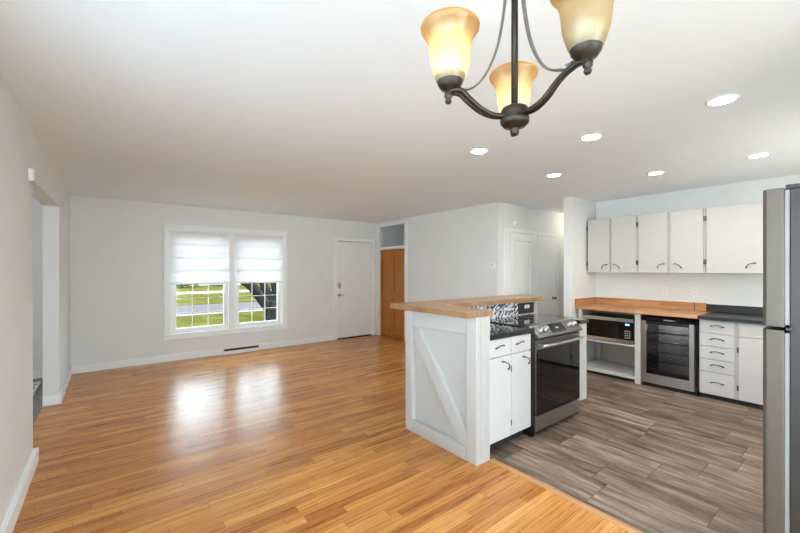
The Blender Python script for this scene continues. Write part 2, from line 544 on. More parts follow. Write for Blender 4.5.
mb.box(3.65, 4.95, YB - T, YB, 0, 1.0)
mb.box(3.65, 4.95, YB - T, YB, 2.1, ZC)
mb.box(4.95, XK, YB - T, YB, 0, ZC)
struct(mb.build('wall_back', M['wall']), 'white wall behind the camera with openings added for daylight', 'wall')
mb = MB()
mb.box(-3.8, -3.6, 2.9, 7.0, 0, ZC)
mb.box(-3.6, XL - T, 2.88, 3.0, 0, ZC)
struct(mb.build('wall_side_room', M['wall']), 'grey walls of the side room through the left opening', 'wall')

# baseboards (with a small shoe)
def base(name, segs, label):
    mb = MB()
    for (x0, x1, y0, y1) in segs:
        mb.box(x0, x1, y0, y1, 0, 0.105, 0.003)
    struct(mb.build(name, M['trim']), label, 'baseboard')
base('baseboard_left', [(XL - 0.025, XL + 0.006, YD, OY0), (XL - T, XL + 0.006, OY0, OY0 + 0.012)], 'white baseboard along the near left wall')
base('baseboard_corner', [(XL, XL + 0.018, OY1 - 0.018, YF), (XL - T, XL, OY1 - 0.018, OY1)], 'white baseboard of the left wall beyond the opening')
base('baseboard_far', [(XL + 0.018, 3.59, YF - 0.018, YF)], 'white baseboard under the double window')
base('baseboard_closet', [(XC - 0.018, XC, YH, 5.68)], 'white baseboard right of the wooden closet doors')
base('baseboard_side_room', [(-3.6, XL - T, YF - 0.018, YF)], 'white baseboard at the edge of the grey carpet')

# threshold between oak and tile
mb = MB()
mb.prism([(2.235, 0.0), (2.285, 0.0), (2.280, 0.008), (2.270, 0.012), (2.250, 0.012), (2.240, 0.008)], 'y', YB, 1.775)
struct(mb.build('trim_threshold', M['strip']), 'wooden threshold strip between oak floor and tile', 'trim')

# ---------------------------------------------------------------- double window
mb = MB()
y0, y1 = YF - 0.022, YF
mb.box(0.675, 2.60, y0, y1, WZ1, 2.125, 0.004)
mb.box(0.675, 2.60, y0, y1, 0.345, WZ0, 0.004)
mb.box(0.675, WX0, y0, y1, WZ0, WZ1, 0.004)
mb.box(WX1, 2.60, y0, y1, WZ0, WZ1, 0.004)
mb.box(0.655, 2.62, y0 - 0.008, y0, 0.335, 0.352, 0.002)
mb.box(0.655, 2.62, y0 - 0.008, y0, 2.112, 2.132, 0.002)
mb.box(0.663, 0.680, y0 - 0.008, y0, 0.352, 2.112, 0.002)
mb.box(2.595, 2.612, y0 - 0.008, y0, 0.352, 2.112, 0.002)
mb.box(1.60, 1.70, YF - 0.022, YF + 0.14, WZ0, WZ1, 0.003)
struct(mb.build('trim_window', M['trim']), 'white picture-frame casing around both windows', 'trim')

def window(name, x0, x1, label):
    w = thing(name, ((x0 + x1) / 2, YF + 0.07, WZ0), label, 'window', None, 'structure')
    ya, yb = YF + 0.02, YF + 0.12
    mb = MB()
    mb.box(x0, x0 + 0.03, ya, yb, WZ0, WZ1)
    mb.box(x1 - 0.03, x1, ya, yb, WZ0, WZ1)
    mb.box(x0 + 0.03, x1 - 0.03, ya, yb, WZ0, WZ0 + 0.03)
    mb.box(x0 + 0.03, x1 - 0.03, ya, yb, WZ1 - 0.03, WZ1)
    mb.build('window_frame', M['trim'], w)
    for nm, za, zb, yy in (('lower_sash', WZ0 + 0.03, 1.235, YF + 0.035), ('upper_sash', 1.20, WZ1 - 0.03, YF + 0.075)):
        xa, xb = x0 + 0.03, x1 - 0.03
        mb = MB()
        sw = 0.042
        mb.box(xa, xa + sw, yy, yy + 0.035, za, zb, 0.003)
        mb.box(xb - sw, xb, yy, yy + 0.035, za, zb, 0.003)
        mb.box(xa + sw, xb - sw, yy, yy + 0.035, za, za + 0.045, 0.003)
        mb.box(xa + sw, xb - sw, yy, yy + 0.035, zb - 0.038, zb, 0.003)
        s = mb.build(nm, M['trim'], w)
        mb = MB()
        for k in (1, 2):
            xm = xa + sw + (xb - xa - 2 * sw) * k / 3
            mb.box(xm - 0.0055, xm + 0.0055, yy + 0.004, yy + 0.015, za + 0.045, zb - 0.038)
            zm = za + 0.045 + (zb - za - 0.083) * k / 3
            mb.box(xa + sw, xb - sw, yy + 0.006, yy + 0.013, zm - 0.005, zm + 0.005)
        mb.build('muntin', M['trim'], s)
        mb = MB().box(xa + sw, xb - sw, yy + 0.017, yy + 0.020, za + 0.045, zb - 0.038)
        mb.build('pane', M['pane'], s)
    return w
window('window_1', WX0, 1.60, 'left sash window looking on lawn and road')
window('window_2', 1.70, WX1, 'right sash window looking on a tree trunk')

# unseen dining window and glass patio door, added to let daylight in
w = thing('added_window', (XL - 0.09, 0.02, 0.85), 'long white-framed window added unseen beside the camera to let daylight in', 'window', None, 'structure')
mb = MB()
xa, xb = XL - 0.12, XL - 0.035
mb.box(xa, xb, -2.15, 2.2, 0.85, 0.90)
mb.box(xa, xb, -2.15, 2.2, 2.13, 2.18)
for yy in (-2.15, -0.72, 0.70, 2.15):
    mb.box(xa, xb, yy, yy + 0.05, 0.90, 2.13)
mb.build('window_frame', M['trim'], w)
for ya, yb in ((-2.10, -0.72), (-0.67, 0.70), (0.75, 2.15)):
    MB().box(XL - 0.082, XL - 0.078, ya, yb, 0.90, 2.13).build('pane', M['pane'], w)
w = thing('added_patio_door', (0.95, YD - 0.06, 0), 'white-framed sliding glass patio door added unseen behind the camera to let daylight in', 'door', None, 'structure')
mb = MB()
for x in (PX0, 0.92, PX1 - 0.06):
    mb.box(x, x + 0.06, YD - 0.10, YD - 0.02, 0.04, 2.10)
mb.box(PX0, PX1, YD - 0.10, YD - 0.02, 0.0, 0.04)
mb.box(PX0, PX1, YD - 0.10, YD - 0.02, 2.10, 2.15)
mb.build('door_frame', M['trim'], w)
for x0_, x1_ in ((PX0 + 0.06, 0.92), (0.98, PX1 - 0.06)):
    MB().box(x0_, x1_, YD - 0.062, YD - 0.058, 0.04, 2.10).build('pane', M['pane'], w)

def blind(x0, x1, label):
    t = thing('window_shade', ((x0 + x1) / 2, YF - 0.03, 1.19), label, 'window shade', 'white cloth window shades')
    mb = MB()
    b = mb.bm
    prof = []
    z = 2.03
    N = 60
    for i in range(N + 1):
        f = i / N
        z = 2.03 - f * (2.03 - 1.215)
        y = YF - 0.030 + 0.003 * math.cos(f * 2 * PI * 3.0)
        if f > 0.78:
            y -= 0.008 * abs(math.sin((f - 0.78) / 0.22 * PI * 3))
        prof.append((y, z))
    va = [b.verts.new((x0 + 0.01, y, z)) for y, z in prof]
    vb = [b.verts.new((x1 - 0.01, y, z)) for y, z in prof]
    for i in range(N):
        f = b.faces.new((va[i], vb[i], vb[i + 1], va[i + 1])); f.smooth = True
    mb.build('cloth', M['shade'], t)
    for z in (1.83, 1.62, 1.42):
        MB().box(x0 + 0.012, x1 - 0.012, YF - 0.024, YF - 0.020, z - 0.007, z + 0.007).build('fold_shade_strip', M['plastic'], t)  # strips added behind the cloth to shade it like folds
    MB().box(x0 + 0.004, x1 - 0.004, YF - 0.040, YF - 0.026, 1.190, 1.215, 0.003).build('bottom_rail', M['plastic'], t)
    MB().box(x0 + 0.005, x1 - 0.005, YF - 0.055, YF - 0.023, 2.018, 2.05, 0.003).build('head_rail', M['plastic'], t)
blind(0.735, 1.605, 'half-lowered white cloth shade on the left window')
blind(1.692, 2.54, 'half-lowered white cloth shade on the right window')

# unseen roller blind added over the made-up kitchen window to warm its light
M['warmfilter'] = translucent('light_warming_cloth', (0.8, 0.75, 0.65), (0.80, 0.71, 0.58), 0.5)
tag(MB().box(3.66, 4.94, YB - 0.07, YB - 0.068, 1.0, 2.1).build('added_blind', M['warmfilter']), 'cream roller blind added unseen to warm the kitchen daylight', 'roller blind')

# ---------------------------------------------------------------- front door
d = thing('door_1', (4.08, YF, 0), 'flat pale grey front door with a keypad lock', 'door', None, 'structure')
MB().box(DX0 + 0.005, DX1 - 0.005, YF + 0.012, YF + 0.055, 0.022, DZ - 0.006, 0.002).build('door_slab', M['door'], d)
mb = MB()
mb.box(3.595, DX0, YF - 0.02, YF, 0, 2.085, 0.004)
mb.box(DX1, 4.572, YF - 0.02, YF, 0, 2.085, 0.004)
mb.box(DX0, DX1, YF - 0.02, YF, DZ, 2.085, 0.004)
mb.box(DX0 - 0.001, DX0 + 0.004, YF, YF + 0.09, 0, DZ)
mb.box(DX1 - 0.004, DX1 + 0.001, YF, YF + 0.09, 0, DZ)
mb.build('door_casing', M['trim'], d)
MB().box(DX0, DX1, YF - 0.03, YF + 0.1, 0.0, 0.02, 0.003).build('threshold', M['bronze'], d)
MB().box(DX0, DX1, YF + 0.06, YF + 0.12, 0, DZ).build('storm_panel', M['blackmatte'], d)
mb = MB()
mb.lathe([(0.0, 0.0), (0.024, 0.0), (0.034, 0.004), (0.036, 0.018), (0.026, 0.025), (0.0, 0.026)], (0, 0, 0), 'y', 24)
for v in mb.bm.verts:
    v.co = Vector((3.722 + v.co.x, YF + 0.012 - v.co.y, 1.10 + v.co.z * 1.9))
mb.build('keypad_lock', M['greyplastic'], d)
mb = MB()
mb.lathe([(0.0, 0.0), (0.032, 0.0), (0.032, 0.008), (0.012, 0.014), (0.011, 0.04), (0.0, 0.04)], (3.722, 0, 0.905), 'y', 20)
for v in mb.bm.verts:
    v.co.y = YF + 0.012 - v.co.y
mb.tube([(3.722, YF - 0.03, 0.905), (3.76, YF - 0.034, 0.905), (3.815, YF - 0.032, 0.900)], 0.009, n=10)
mb.build('handle', M['nickel'], d)

# closet: bifold doors with open cubby over them
d = thing('door_2', (XC, 6.2, 0), 'brown wooden bifold closet doors beside the front door', 'door', None, 'structure')
mid = (CY0 + CY1) / 2
for a, b_ in ((CY0 + 0.008, mid - 0.002), (mid + 0.002, CY1 - 0.008)):
    mb = MB()
    xa = XC + 0.035
    mb.box(xa, xa + 0.022, a + 0.05, b_ - 0.05, 0.03, CZ - 0.03)
    mb.box(xa - 0.018, xa + 0.022, a, a + 0.055, 0.015, CZ - 0.012, 0.004)
    mb.box(xa - 0.018, xa + 0.022, b_ - 0.055, b_, 0.015, CZ - 0.012, 0.004)
    for z0, z1 in ((0.015, 0.12), (0.86, 0.95), (CZ - 0.10, CZ - 0.012)):
        mb.box(xa - 0.018, xa + 0.022, a + 0.055, b_ - 0.055, z0, z1, 0.003)
    mb.box(xa - 0.004, xa + 0.01, a + 0.10, b_ - 0.10, 0.20, 0.78, 0.006)
    mb.box(xa - 0.004, xa + 0.01, a + 0.10, b_ - 0.10, 1.03, CZ - 0.18, 0.006)
    mb.build('bifold_leaf', M['closetwood'], d)
mb = MB()
mb.lathe([(0.0, 0.0), (0.008, 0.0), (0.008, 0.012), (0.016, 0.022), (0.012, 0.03), (0.0, 0.031)], (0, mid - 0.10, 0.90), 'x', 16)
for v in mb.bm.verts:
    v.co.x = XC + 0.027 - v.co.x
mb.build('knob', M['closetwood'], d)
mb = MB()
mb.box(XC - 0.018, XC, CY0 - 0.075, CY0, 0, 2.37, 0.004)
mb.box(XC - 0.018, XC, CY1, YF - 0.021, 0, 2.40, 0.004)
mb.box(XC - 0.018, XC, CY0, CY1, CZ, TZ0, 0.004)
mb.box(XC - 0.018, XC, CY0 - 0.075, CY1, TZ1, TZ1 + 0.055, 0.004)
mb.build('door_casing', M['trim'], d)

# ---------------------------------------------------------------- hallway doors
d = thing('door_3', (5.2, YH, 0), 'white louvered hallway door beside the corner', 'door', None, 'structure')
LX0, LX1, LZ = 4.905, 5.52, 2.00
mb = MB()
ya, yb = YH - 0.030, YH - 0.001
mb.box(LX0, LX0 + 0.085, ya, yb, 0.01, LZ, 0.003)
mb.box(LX1 - 0.085, LX1, ya, yb, 0.01, LZ, 0.003)
for z0, z1 in ((0.01, 0.20), (0.92, 1.02), (LZ - 0.11, LZ)):
    mb.box(LX0 + 0.085, LX1 - 0.085, ya, yb, z0, z1, 0.003)
mb.build('door_frame', M['trim'], d)
mb = MB()
for z0, z1 in ((0.21, 0.91), (1.03, LZ - 0.12)):
    n = int((z1 - z0) / 0.052)
    for k in range(n):
        z = z0 + (k + 0.5) * (z1 - z0) / n
        mb.prism([(ya + 0.004, z - 0.026), (ya + 0.010, z - 0.026), (yb - 0.002, z + 0.022), (yb - 0.008, z + 0.022)], 'x', LX0 + 0.085, LX1 - 0.085)
mb.build('louvers', M['trim'], d)
mb = MB()
mb.box(4.76, LX0 - 0.006, YH - 0.022, YH, 0, 2.075, 0.004)
mb.box(LX1 + 0.006, 5.65, YH - 0.022, YH, 0, 2.075, 0.004)
mb.box(4.76, 5.65, YH - 0.024, YH, 2.012, 2.075, 0.004)
mb.build('door_casing', M['trim'], d)
d = thing('door_4', (6.05, YH, 0), 'plain white hallway door with a dark knob', 'door', None, 'structure')
MB().box(5.73, 6.24, YH - 0.012, YH - 0.001, 0.01, 2.0, 0.003).build('door_slab', M['trim'], d)
mb = MB()
mb.box(5.665, 5.725, YH - 0.022, YH, 0, 2.06, 0.004)
mb.box(6.245, 6.33, YH - 0.022, YH, 0, 2.06, 0.004)
mb.box(5.725, 6.245, YH - 0.022, YH, 2.004, 2.06, 0.004)
mb.build('door_casing', M['trim'], d)
mb = MB()
mb.lathe([(0.0, 0.0), (0.026, 0.0), (0.026, 0.006), (0.010, 0.012), (0.010, 0.03), (0.026, 0.042), (0.022, 0.058), (0.0, 0.062)], (6.16, 0, 0.93), 'y', 20)
for v in mb.bm.verts:
    v.co.y = YH - 0.012 - v.co.y
mb.build('knob', M['pull'], d)

# ---------------------------------------------------------------- small wall fittings
t = thing('thermostat', (XC, 3.62, 1.42), 'small white thermostat on the wall left of the louvered door', 'thermostat')
MB().box(XC - 0.012, XC, 3.56, 3.70, 1.43, 1.55, 0.004).build('back_plate', M['plastic'], t)
MB().box(XC - 0.028, XC - 0.012, 3.575, 3.685, 1.445, 1.535, 0.006).build('housing', M['plastic'], t)
MB().lathe([(0.0, 0.0), (0.008, 0.0), (0.008, 0.003), (0.0, 0.003)], (XC - 0.031, 3.615, 1.505), 'x', 14).build('display', M['blackmatte'], t)

t = thing('smoke_detector', (5.06, YH, 2.13), 'round white detector above the louvered door', 'detector')
mb = MB().lathe([(0.0, 0.0), (0.055, 0.0), (0.058, 0.012), (0.048, 0.028), (0.0, 0.030)], (0, 0, 0), 'y', 28)
for v in mb.bm.verts:
    v.co = Vector((5.06 + v.co.x, YH - v.co.y, 2.145 + v.co.z))
mb.build('housing', M['plastic'], t)
mb = MB().lathe([(0.0, 0.028), (0.016, 0.028), (0.013, 0.034), (0.0, 0.036)], (0, 0, 0), 'y', 16)
for v in mb.bm.verts:
    v.co = Vector((5.06 + v.co.x, YH - v.co.y, 2.145 + v.co.z))
mb.build('test_button', M['greyplastic'], t)

t = thing('light_switch', (3.45, YF, 1.24), 'white light switch left of the front door', 'switch')
MB().box(3.413, 3.487, YF - 0.006, YF, 1.245, 1.36, 0.002).build('plate', M['plastic'], t)
MB().box(3.443, 3.457, YF - 0.018, YF - 0.006, 1.293, 1.315, 0.002).build('toggle', M['plastic'], t)

t = thing('wall_register', (1.8, YF - 0.018, 0), 'white metal heating register low under the window', 'vent')
mb = MB()
ry = YF - 0.019
mb.box(1.50, 2.10, ry - 0.045, ry, 0.0, 0.022, 0.003)
mb.box(1.50, 2.10, ry - 0.008, ry, 0.085, 0.120, 0.003)
mb.box(1.50, 1.515, ry - 0.040, ry, 0.022, 0.085)
mb.box(2.085, 2.10, ry - 0.040, ry, 0.022, 0.085)
mb.box(1.515, 2.085, ry - 0.040, ry - 0.034, 0.020, 0.055)
mb.build('housing', M['plastic'], t)
MB().box(1.515, 2.085, ry - 0.022, ry - 0.004, 0.022, 0.085).build('grille', M['blackmatte'], t)

t = thing('door_chime', (XL, 3.64, 2.07), 'small white box high on the left wall by the opening', 'chime')
MB().box(XL - 0.024, XL + 0.004, 3.60, 3.83, 2.045, 2.135, 0.006).build('housing', M['wall'], t)
MB().box(XL + 0.004, XL + 0.007, 3.61, 3.82, 2.052, 2.128, 0.002).build('cover', M['wall'], t)

t = thing('floor_vent', (-0.72, 6.2, 0.002), 'small white floor grille on the grey carpet', 'vent')
mb = MB()
for k in range(2):
    x = -0.78 + k * 0.085
    mb.box(x, x + 0.018, 5.75, 6.45, 0.002, 0.03, 0.003)
for k in range(5):
    yy = 5.75 + k * 0.17
    mb.box(-0.765, -0.692, yy, yy + 0.022, 0.004, 0.026, 0.002)
mb.build('frame', M['plastic'], t)

def outlet_plate(name, x, y, z, label, horizontal=False):
    t = thing(name, (x, y, z - 0.06), label, 'outlet')
    MB().box(x - 0.006, x, y - 0.037, y + 0.037, z - 0.06, z + 0.06, 0.002).build('plate', M['plastic'], t)
    for dz in (-0.025, 0.025):
        mb = MB().box(x - 0.009, x - 0.006, y - 0.017, y + 0.017, z + dz - 0.017, z + dz + 0.017, 0.002)
        s = mb.build('socket', M['plastic'], t)
        mb = MB()
        for dy in (-0.007, 0.007):
            mb.box(x - 0.0098, x - 0.009, y + dy - 0.0015, y + dy + 0.0015, z + dz - 0.006, z + dz + 0.007)
        mb.build('slot', M['greyplastic'], s)
outlet_plate('power_outlet', XK, 1.728, 1.145, 'white outlet over the wood counter left of its seam')
outlet_plate('power_outlet', XK, 1.405, 1.145, 'white outlet over the seam of wood and black counter')

# ---------------------------------------------------------------- peninsula: end panel
BZ = 1.083
IX, IY0, IY1 = 2.10, 1.785, 2.61
t = thing('island_end_panel', (2.17, 2.2, 0), 'white barn-style end panel with diagonal board under the bar', 'end panel')
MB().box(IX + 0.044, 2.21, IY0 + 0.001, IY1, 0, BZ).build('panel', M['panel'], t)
f = MB()
f.box(IX, IX + 0.0435, 2.515, IY1, 0, BZ, 0.005).build('stile', M['panel'], t)
MB().box(IX, IX + 0.0435, IY0, 1.885, 0, BZ, 0.005).build('stile', M['panel'], t)
MB().box(IX, IX + 0.0435, 1.8855, 2.5145, 0.94, BZ, 0.005).build('rail', M['panel'], t)
MB().box(IX, IX + 0.0435, 1.8855, 2.5145, 0, 0.105, 0.005).build('rail', M['panel'], t)
# diagonal from upper far corner to lower near corner
p0, p1 = (2.514, 0.939), (1.886, 0.106)
w = 0.085
dx, dz = p1[0] - p0[0], p1[1] - p0[1]
# hexagon fitted into the frame corners
mb = MB()
mb.prism([(2.513, 0.938), (2.513 - 0.075, 0.938), (1.887, 0.107 + 0.105), (1.887, 0.107), (1.887 + 0.075, 0.107), (2.513, 0.938 - 0.105)], 'x', IX + 0.003, IX + 0.0435, 0.005)
mb.build('diagonal_brace', M['panel'], t)
MB().box(2.2105, 2.252, IY0, 1.90, 0, BZ, 0.002).build('corner_post', M['panel'], t)

# bar half wall with mosaic
t = thing('bar_half_wall', (3.1, 2.52, 0), 'white half wall carrying the bar, mosaic on its kitchen side', 'half wall')
MB().box(2.212, 3.82, 2.375, IY1, 0, BZ).build('wall_body', M['panel'], t)
MB().box(2.66, 3.455, 2.366, 2.3745, 0.9295, BZ - 0.001).build('mosaic_backsplash', M['mosaic'], t)

t = thing('black_outlet', (3.61, 2.37, 0.94), 'black outlet plate with two white sockets on the half wall behind the range', 'outlet')
MB().box(3.462, 3.755, 2.363, 2.3745, 0.950, 1.066, 0.003).build('plate', M['blackmatte'], t)
for dx in (3.590, 3.640):
    MB().box(dx - 0.020, dx + 0.020, 2.360, 2.363, 1.005, 1.043, 0.001).build('socket', M['plastic'], t)

# bar top
mb = MB()
mb.prism([(1.985, 1.765), (2.268, 1.765), (2.268, 2.305), (3.87, 2.305), (3.87, 2.69), (1.985, 2.69)], 'z', BZ + 0.001, BZ + 0.043, 0.004)
tag(mb.build('bar_top', M['barwood']), 'L-shaped light brown wooden bar top on the peninsula', 'bar top')

# island base cabinet left of the range
FY = 1.825
t = thing('base_cabinet', (2.56, 2.1, 0), 'white base cabinet with two drawers over two doors left of the range', 'cabinet')
mb = MB()
mb.box(2.254, 2.830, FY, 2.374, 0.09, 0.892)
mb.build('carcass', M['cabgap'], t)
MB().box(2.254, 2.830, FY + 0.06, 2.374, 0, 0.089).build('toe_kick', M['blackmatte'], t)
for a, b_ in ((2.258, 2.546), (2.552, 2.826)):
    dr = MB().box(a, b_, FY - 0.017, FY - 0.0005, 0.752, 0.886, 0.004).build('drawer', M['cabinet'], t)
    xm = a + (b_ - a) * (0.50 if a < 2.5 else 0.42)
    pull(dr, (xm, FY - 0.017, 0.825), (1, 0, 0.12), (0, -1, 0), L=0.10)
    do = MB().box(a, b_, FY - 0.017, FY - 0.0005, 0.095, 0.744, 0.004).build('door', M['cabinet'], t)
    pull(do, (b_ - 0.075, FY - 0.017, 0.672), (0.75, 0, -0.66), (0, -1, 0), L=0.105)
    for z in (0.20, 0.63):
        hx = 2.549 if a < 2.5 else 2.866
        if a < 2.5: hinge(do, (hx, FY - 0.0185, z), 0.006, 0.0015, 0.022)

t = thing('narrow_cabinet', (3.74, 2.1, 0), 'narrow white filler cabinet right of the range', 'cabinet')
MB().box(3.662, 3.82, FY, 2.374, 0.12, 0.892).build('carcass', M['cabinet'], t)
MB().box(3.665, 3.817, FY - 0.017, FY - 0.0005, 0.125, 0.886, 0.004).build('door', M['cabinet'], t)
MB().box(3.662, 3.82, FY + 0.06, 2.374, 0, 0.119).build('toe_kick', M['blackmatte'], t)

mb = MB().box(2.2535, 2.833, 1.795, 2.3655, 0.893, 0.929, 0.003)
tag(mb.build('countertop', M['blacktop']), 'glossy black countertop piece left of the range', 'countertop')
mb = MB().box(3.658, 3.84, 1.795, 2.3595, 0.893, 0.929, 0.003)
tag(mb.build('countertop', M['blacktop']), 'short black countertop piece right of the range', 'countertop')

# ---------------------------------------------------------------- range
RX0, RX1 = 2.878, 3.650
t = thing('kitchen_range', (3.26, 2.1, 0), 'stainless slide-in range with black oven door in the peninsula', 'range')
MB().box(RX0, RX1, 1.845, 2.358, 0.03, 0.92).build('body', M['black'], t)
MB().box(2.8345, RX0 - 0.0005, 1.806, 2.358, 0.0, 0.928).build('side_panel', M['black'], t)
ct = MB().box(2.8345, RX1 + 0.004, 1.90, 2.3575, 0.9295, 0.939, 0.003).build('cooktop', M['cooktop'], t)
for bx, by, r in ((3.07, 2.03, 0.105), (3.46, 2.03, 0.09), (3.07, 2.235, 0.075), (3.46, 2.235, 0.095)):
    mb = MB()
    mb.lathe([(r, 0.9391), (r, 0.9395), (r - 0.004, 0.9395), (r - 0.004, 0.9391)], (bx, by, 0), 'z', 40)
    mb.build('burner_ring', M['greyplastic'], ct)
# slanted control panel
pz0, pz1, py0, py1 = 0.836, 0.939, 1.768, 1.865
mb = MB().prism([(py0, pz0), (py0 - 0.002, pz0 + 0.014), (py1, pz1), (1.899, pz1), (1.899, pz0 + 0.0), ], 'x', RX0, RX1, 0.003)
cp = mb.build('control_panel', M['steel'], t)
sl = Vector((0, py1 - py0, pz1 - pz0 - 0.014)).normalized()
nrm = Vector((0, -sl.z, sl.y))
cen = Vector((0, (py0 + py1) / 2, (pz0 + 0.014 + pz1) / 2))
def on_panel(name, x, hw, hh, th, m, parent):
    mb = MB().box(-hw, hw, -hh, hh, 0, th, 0.0008)
    for v in mb.bm.verts:
        c = v.co.copy()
        v.co = Vector((x, 0, 0)) + cen + Vector((1, 0, 0)) * c.x + sl * c.y + nrm * (c.z + 0.0005)
    return mb.build(name, m, parent)
dp = on_panel('display', 3.255, 0.125, 0.046, 0.003, M['blackglass'], cp)
on_panel('clock', 3.255, 0.022, 0.008, 0.0034, M['greyplastic'], cp)
for kx in (2.985, 3.065, 3.475, 3.560):
    mb = MB().lathe([(0.0, 0.0), (0.027, 0.0), (0.027, 0.006), (0.021, 0.009), (0.0195, 0.034), (0.016, 0.037), (0.0, 0.037)], (0, 0, 0), 'z', 24)
    mb.box(-0.0035, 0.0035, -0.019, 0.019, 0.036, 0.041, 0.001)
    for v in mb.bm.verts:
        c = v.co.copy()
        v.co = Vector((kx, 0, 0)) + cen + Vector((1, 0, 0)) * c.x + sl * c.y + nrm * c.z
    mb.build('knob', M['nickel'], cp)
# oven door
od = MB().box(RX0 + 0.004, RX1 - 0.004, 1.795, 1.843, 0.168, 0.815, 0.004).build('oven_door', M['darksteel'], t)
MB().box(RX0 + 0.012, RX1 - 0.012, 1.7915, 1.7945, 0.172, 0.735, 0.001).build('oven_window', M['blackglass'], od)
mb = MB()
pts = [(RX0 + 0.03 + (RX1 - RX0 - 0.06) * k / 12, 1.752 - 0.012 * math.sin(PI * k / 12), 0.772) for k in range(13)]
mb.tube(pts, 0.0165, n=14, flat=0.75)
for ex in (RX0 + 0.045, RX1 - 0.045):
    mb.box(ex - 0.014, ex + 0.014, 1.755, 1.7945, 0.760, 0.784, 0.003)
mb.build('handle', M['coolersteel'], od)
dw = MB().box(RX0 + 0.004, RX1 - 0.004, 1.795, 1.843, 0.035, 0.160, 0.004).build('drawer', M['nickel'], t)
mb = MB()
for fx in (RX0 + 0.05, RX1 - 0.05):
    for fy in (1.88, 2.36):
        MB().lathe([(0.0, 0.0), (0.016, 0.0), (0.016, 0.0295), (0.0, 0.0295)], (fx, fy, 0), 'z', 12).build('foot', M['blackmatte'], t)

# ---------------------------------------------------------------- kitchen wall run
FX = 5.20
# counters
mb = MB().box(5.155, XK - 0.001, 1.226, 2.598, 0.880, 0.915, 0.003)
ctop = mb.build('wood_countertop', M['butcher'])
tag(ctop, 'orange butcher-block countertop over microwave and beverage cooler', 'countertop')
MB().box(XK - 0.026, XK - 0.001, 1.290, 2.598, 0.9155, 1.015, 0.002).build('backsplash', M['butcher_splash'], ctop)
MB().box(5.175, XK - 0.027, YS - 0.023, YS - 0.001, 0.882, 1.015, 0.002).build('side_splash', M['butcher_splash'], ctop)
MB().box(XK - 0.029, XK - 0.0265, 1.40, 1.412, 0.9155, 1.02).build('seam_strip', M['kerb'], ctop)
mb = MB().box(5.155, XK - 0.001, 0.34, 1.224, 0.880, 0.915, 0.003)
M['blacklam'] = paint('black_laminate', (0.022, 0.022, 0.024), 0.38, 0.2, 60, spec=0.3)
btop = mb.build('black_countertop', M['blacklam'])
tag(btop, 'black countertop above the white drawers beside the fridge', 'countertop')
MB().box(XK - 0.024, XK - 0.001, 0.34, 1.288, 0.9155, 1.005, 0.002).build('backsplash', M['blacklam'], btop)

# open shelf unit
t = thing('shelf_unit', (5.5, 2.2, 0), 'white open shelf unit under the wood counter', 'shelf unit')
for (x0, x1, y0, y1) in ((FX, FX + 0.045, 1.802, 1.868), (FX, FX + 0.045, 2.535, 2.580), (5.74, 5.785, 1.802, 1.868), (5.74, 5.785, 2.535, 2.580)):
    MB().box(x0, x1, y0, y1, 0, 0.879, 0.002).build('post', M['cabinet'], t)
MB().box(FX + 0.005, 5.74, 1.802, 2.58, 0.452, 0.474, 0.002).build('shelf', M['cabinet'], t)
MB().box(FX + 0.005, 5.74, 1.802, 2.58, 0.045, 0.085, 0.002).build('shelf', M['cabinet'], t)
MB().box(5.786, 5.80, 1.802, 2.58, 0.02, 0.86).build('back_panel', M['shelfback'], t)
MB().box(FX + 0.045, 5.74, 1.802, 1.815, 0.09, 0.45).build('side_panel', M['shelfback'], t)
MB().box(FX + 0.045, 5.74, 1.802, 1.815, 0.478, 0.878).build('side_panel', M['shelfback'], t)

# microwave
t = thing('microwave', (5.45, 2.2, 0.475), 'black and stainless microwave on the shelf unit', 'microwave')
my0, my1, mz0, mz1 = 1.885, 2.520, 0.476, 0.800
MB().box(FX + 0.03, 5.66, my0, my1, mz0 + 0.008, mz1, 0.004).build('body', M['black'], t)
dd = MB().box(FX + 0.008, FX + 0.029, my0, my1, mz0 + 0.008, mz1, 0.003).build('door', M['black'], t)
MB().box(FX + 0.003, FX + 0.0075, my0 + 0.13, my1 - 0.006, mz0 + 0.055, mz1 - 0.050, 0.001).build('window', M['blackglass'], dd)
MB().box(FX + 0.002, FX + 0.0075, my0, my1, mz1 - 0.044, mz1, 0.001).build('trim_bar', M['coolersteel'], dd)
MB().box(FX + 0.002, FX + 0.0075, my0, my1, mz0 + 0.008, mz0 + 0.050, 0.001).build('trim_bar', M['coolersteel'], dd)
kp = MB().box(FX + 0.003, FX + 0.0075, my0 + 0.006, my0 + 0.125, mz0 + 0.055, mz1 - 0.050, 0.001).build('control_panel', M['blackglass'], t)
MB().box(FX + 0.0015, FX + 0.003, my0 + 0.045, my0 + 0.09, mz1 - 0.084, mz1 - 0.066).build('display', M['display'], kp)
mb = MB()
for r in range(4):
    for c_ in range(3):
        yy = my0 + 0.035 + c_ * 0.024
        zz = mz0 + 0.075 + r * 0.028
        mb.box(FX + 0.0018, FX + 0.003, yy, yy + 0.016, zz, zz + 0.014)
mb.build('keypad', M['greyplastic'], kp)
mb = MB()
for yy in (my0 + 0.05, my1 - 0.05):
    for xx in (FX + 0.06, 5.6):
        MB().lathe([(0.0, 0.4745), (0.012, 0.4745), (0.012, 0.4838), (0.0, 0.4838)], (xx, yy, 0), 'z', 12).build('foot', M['blackmatte'], t)

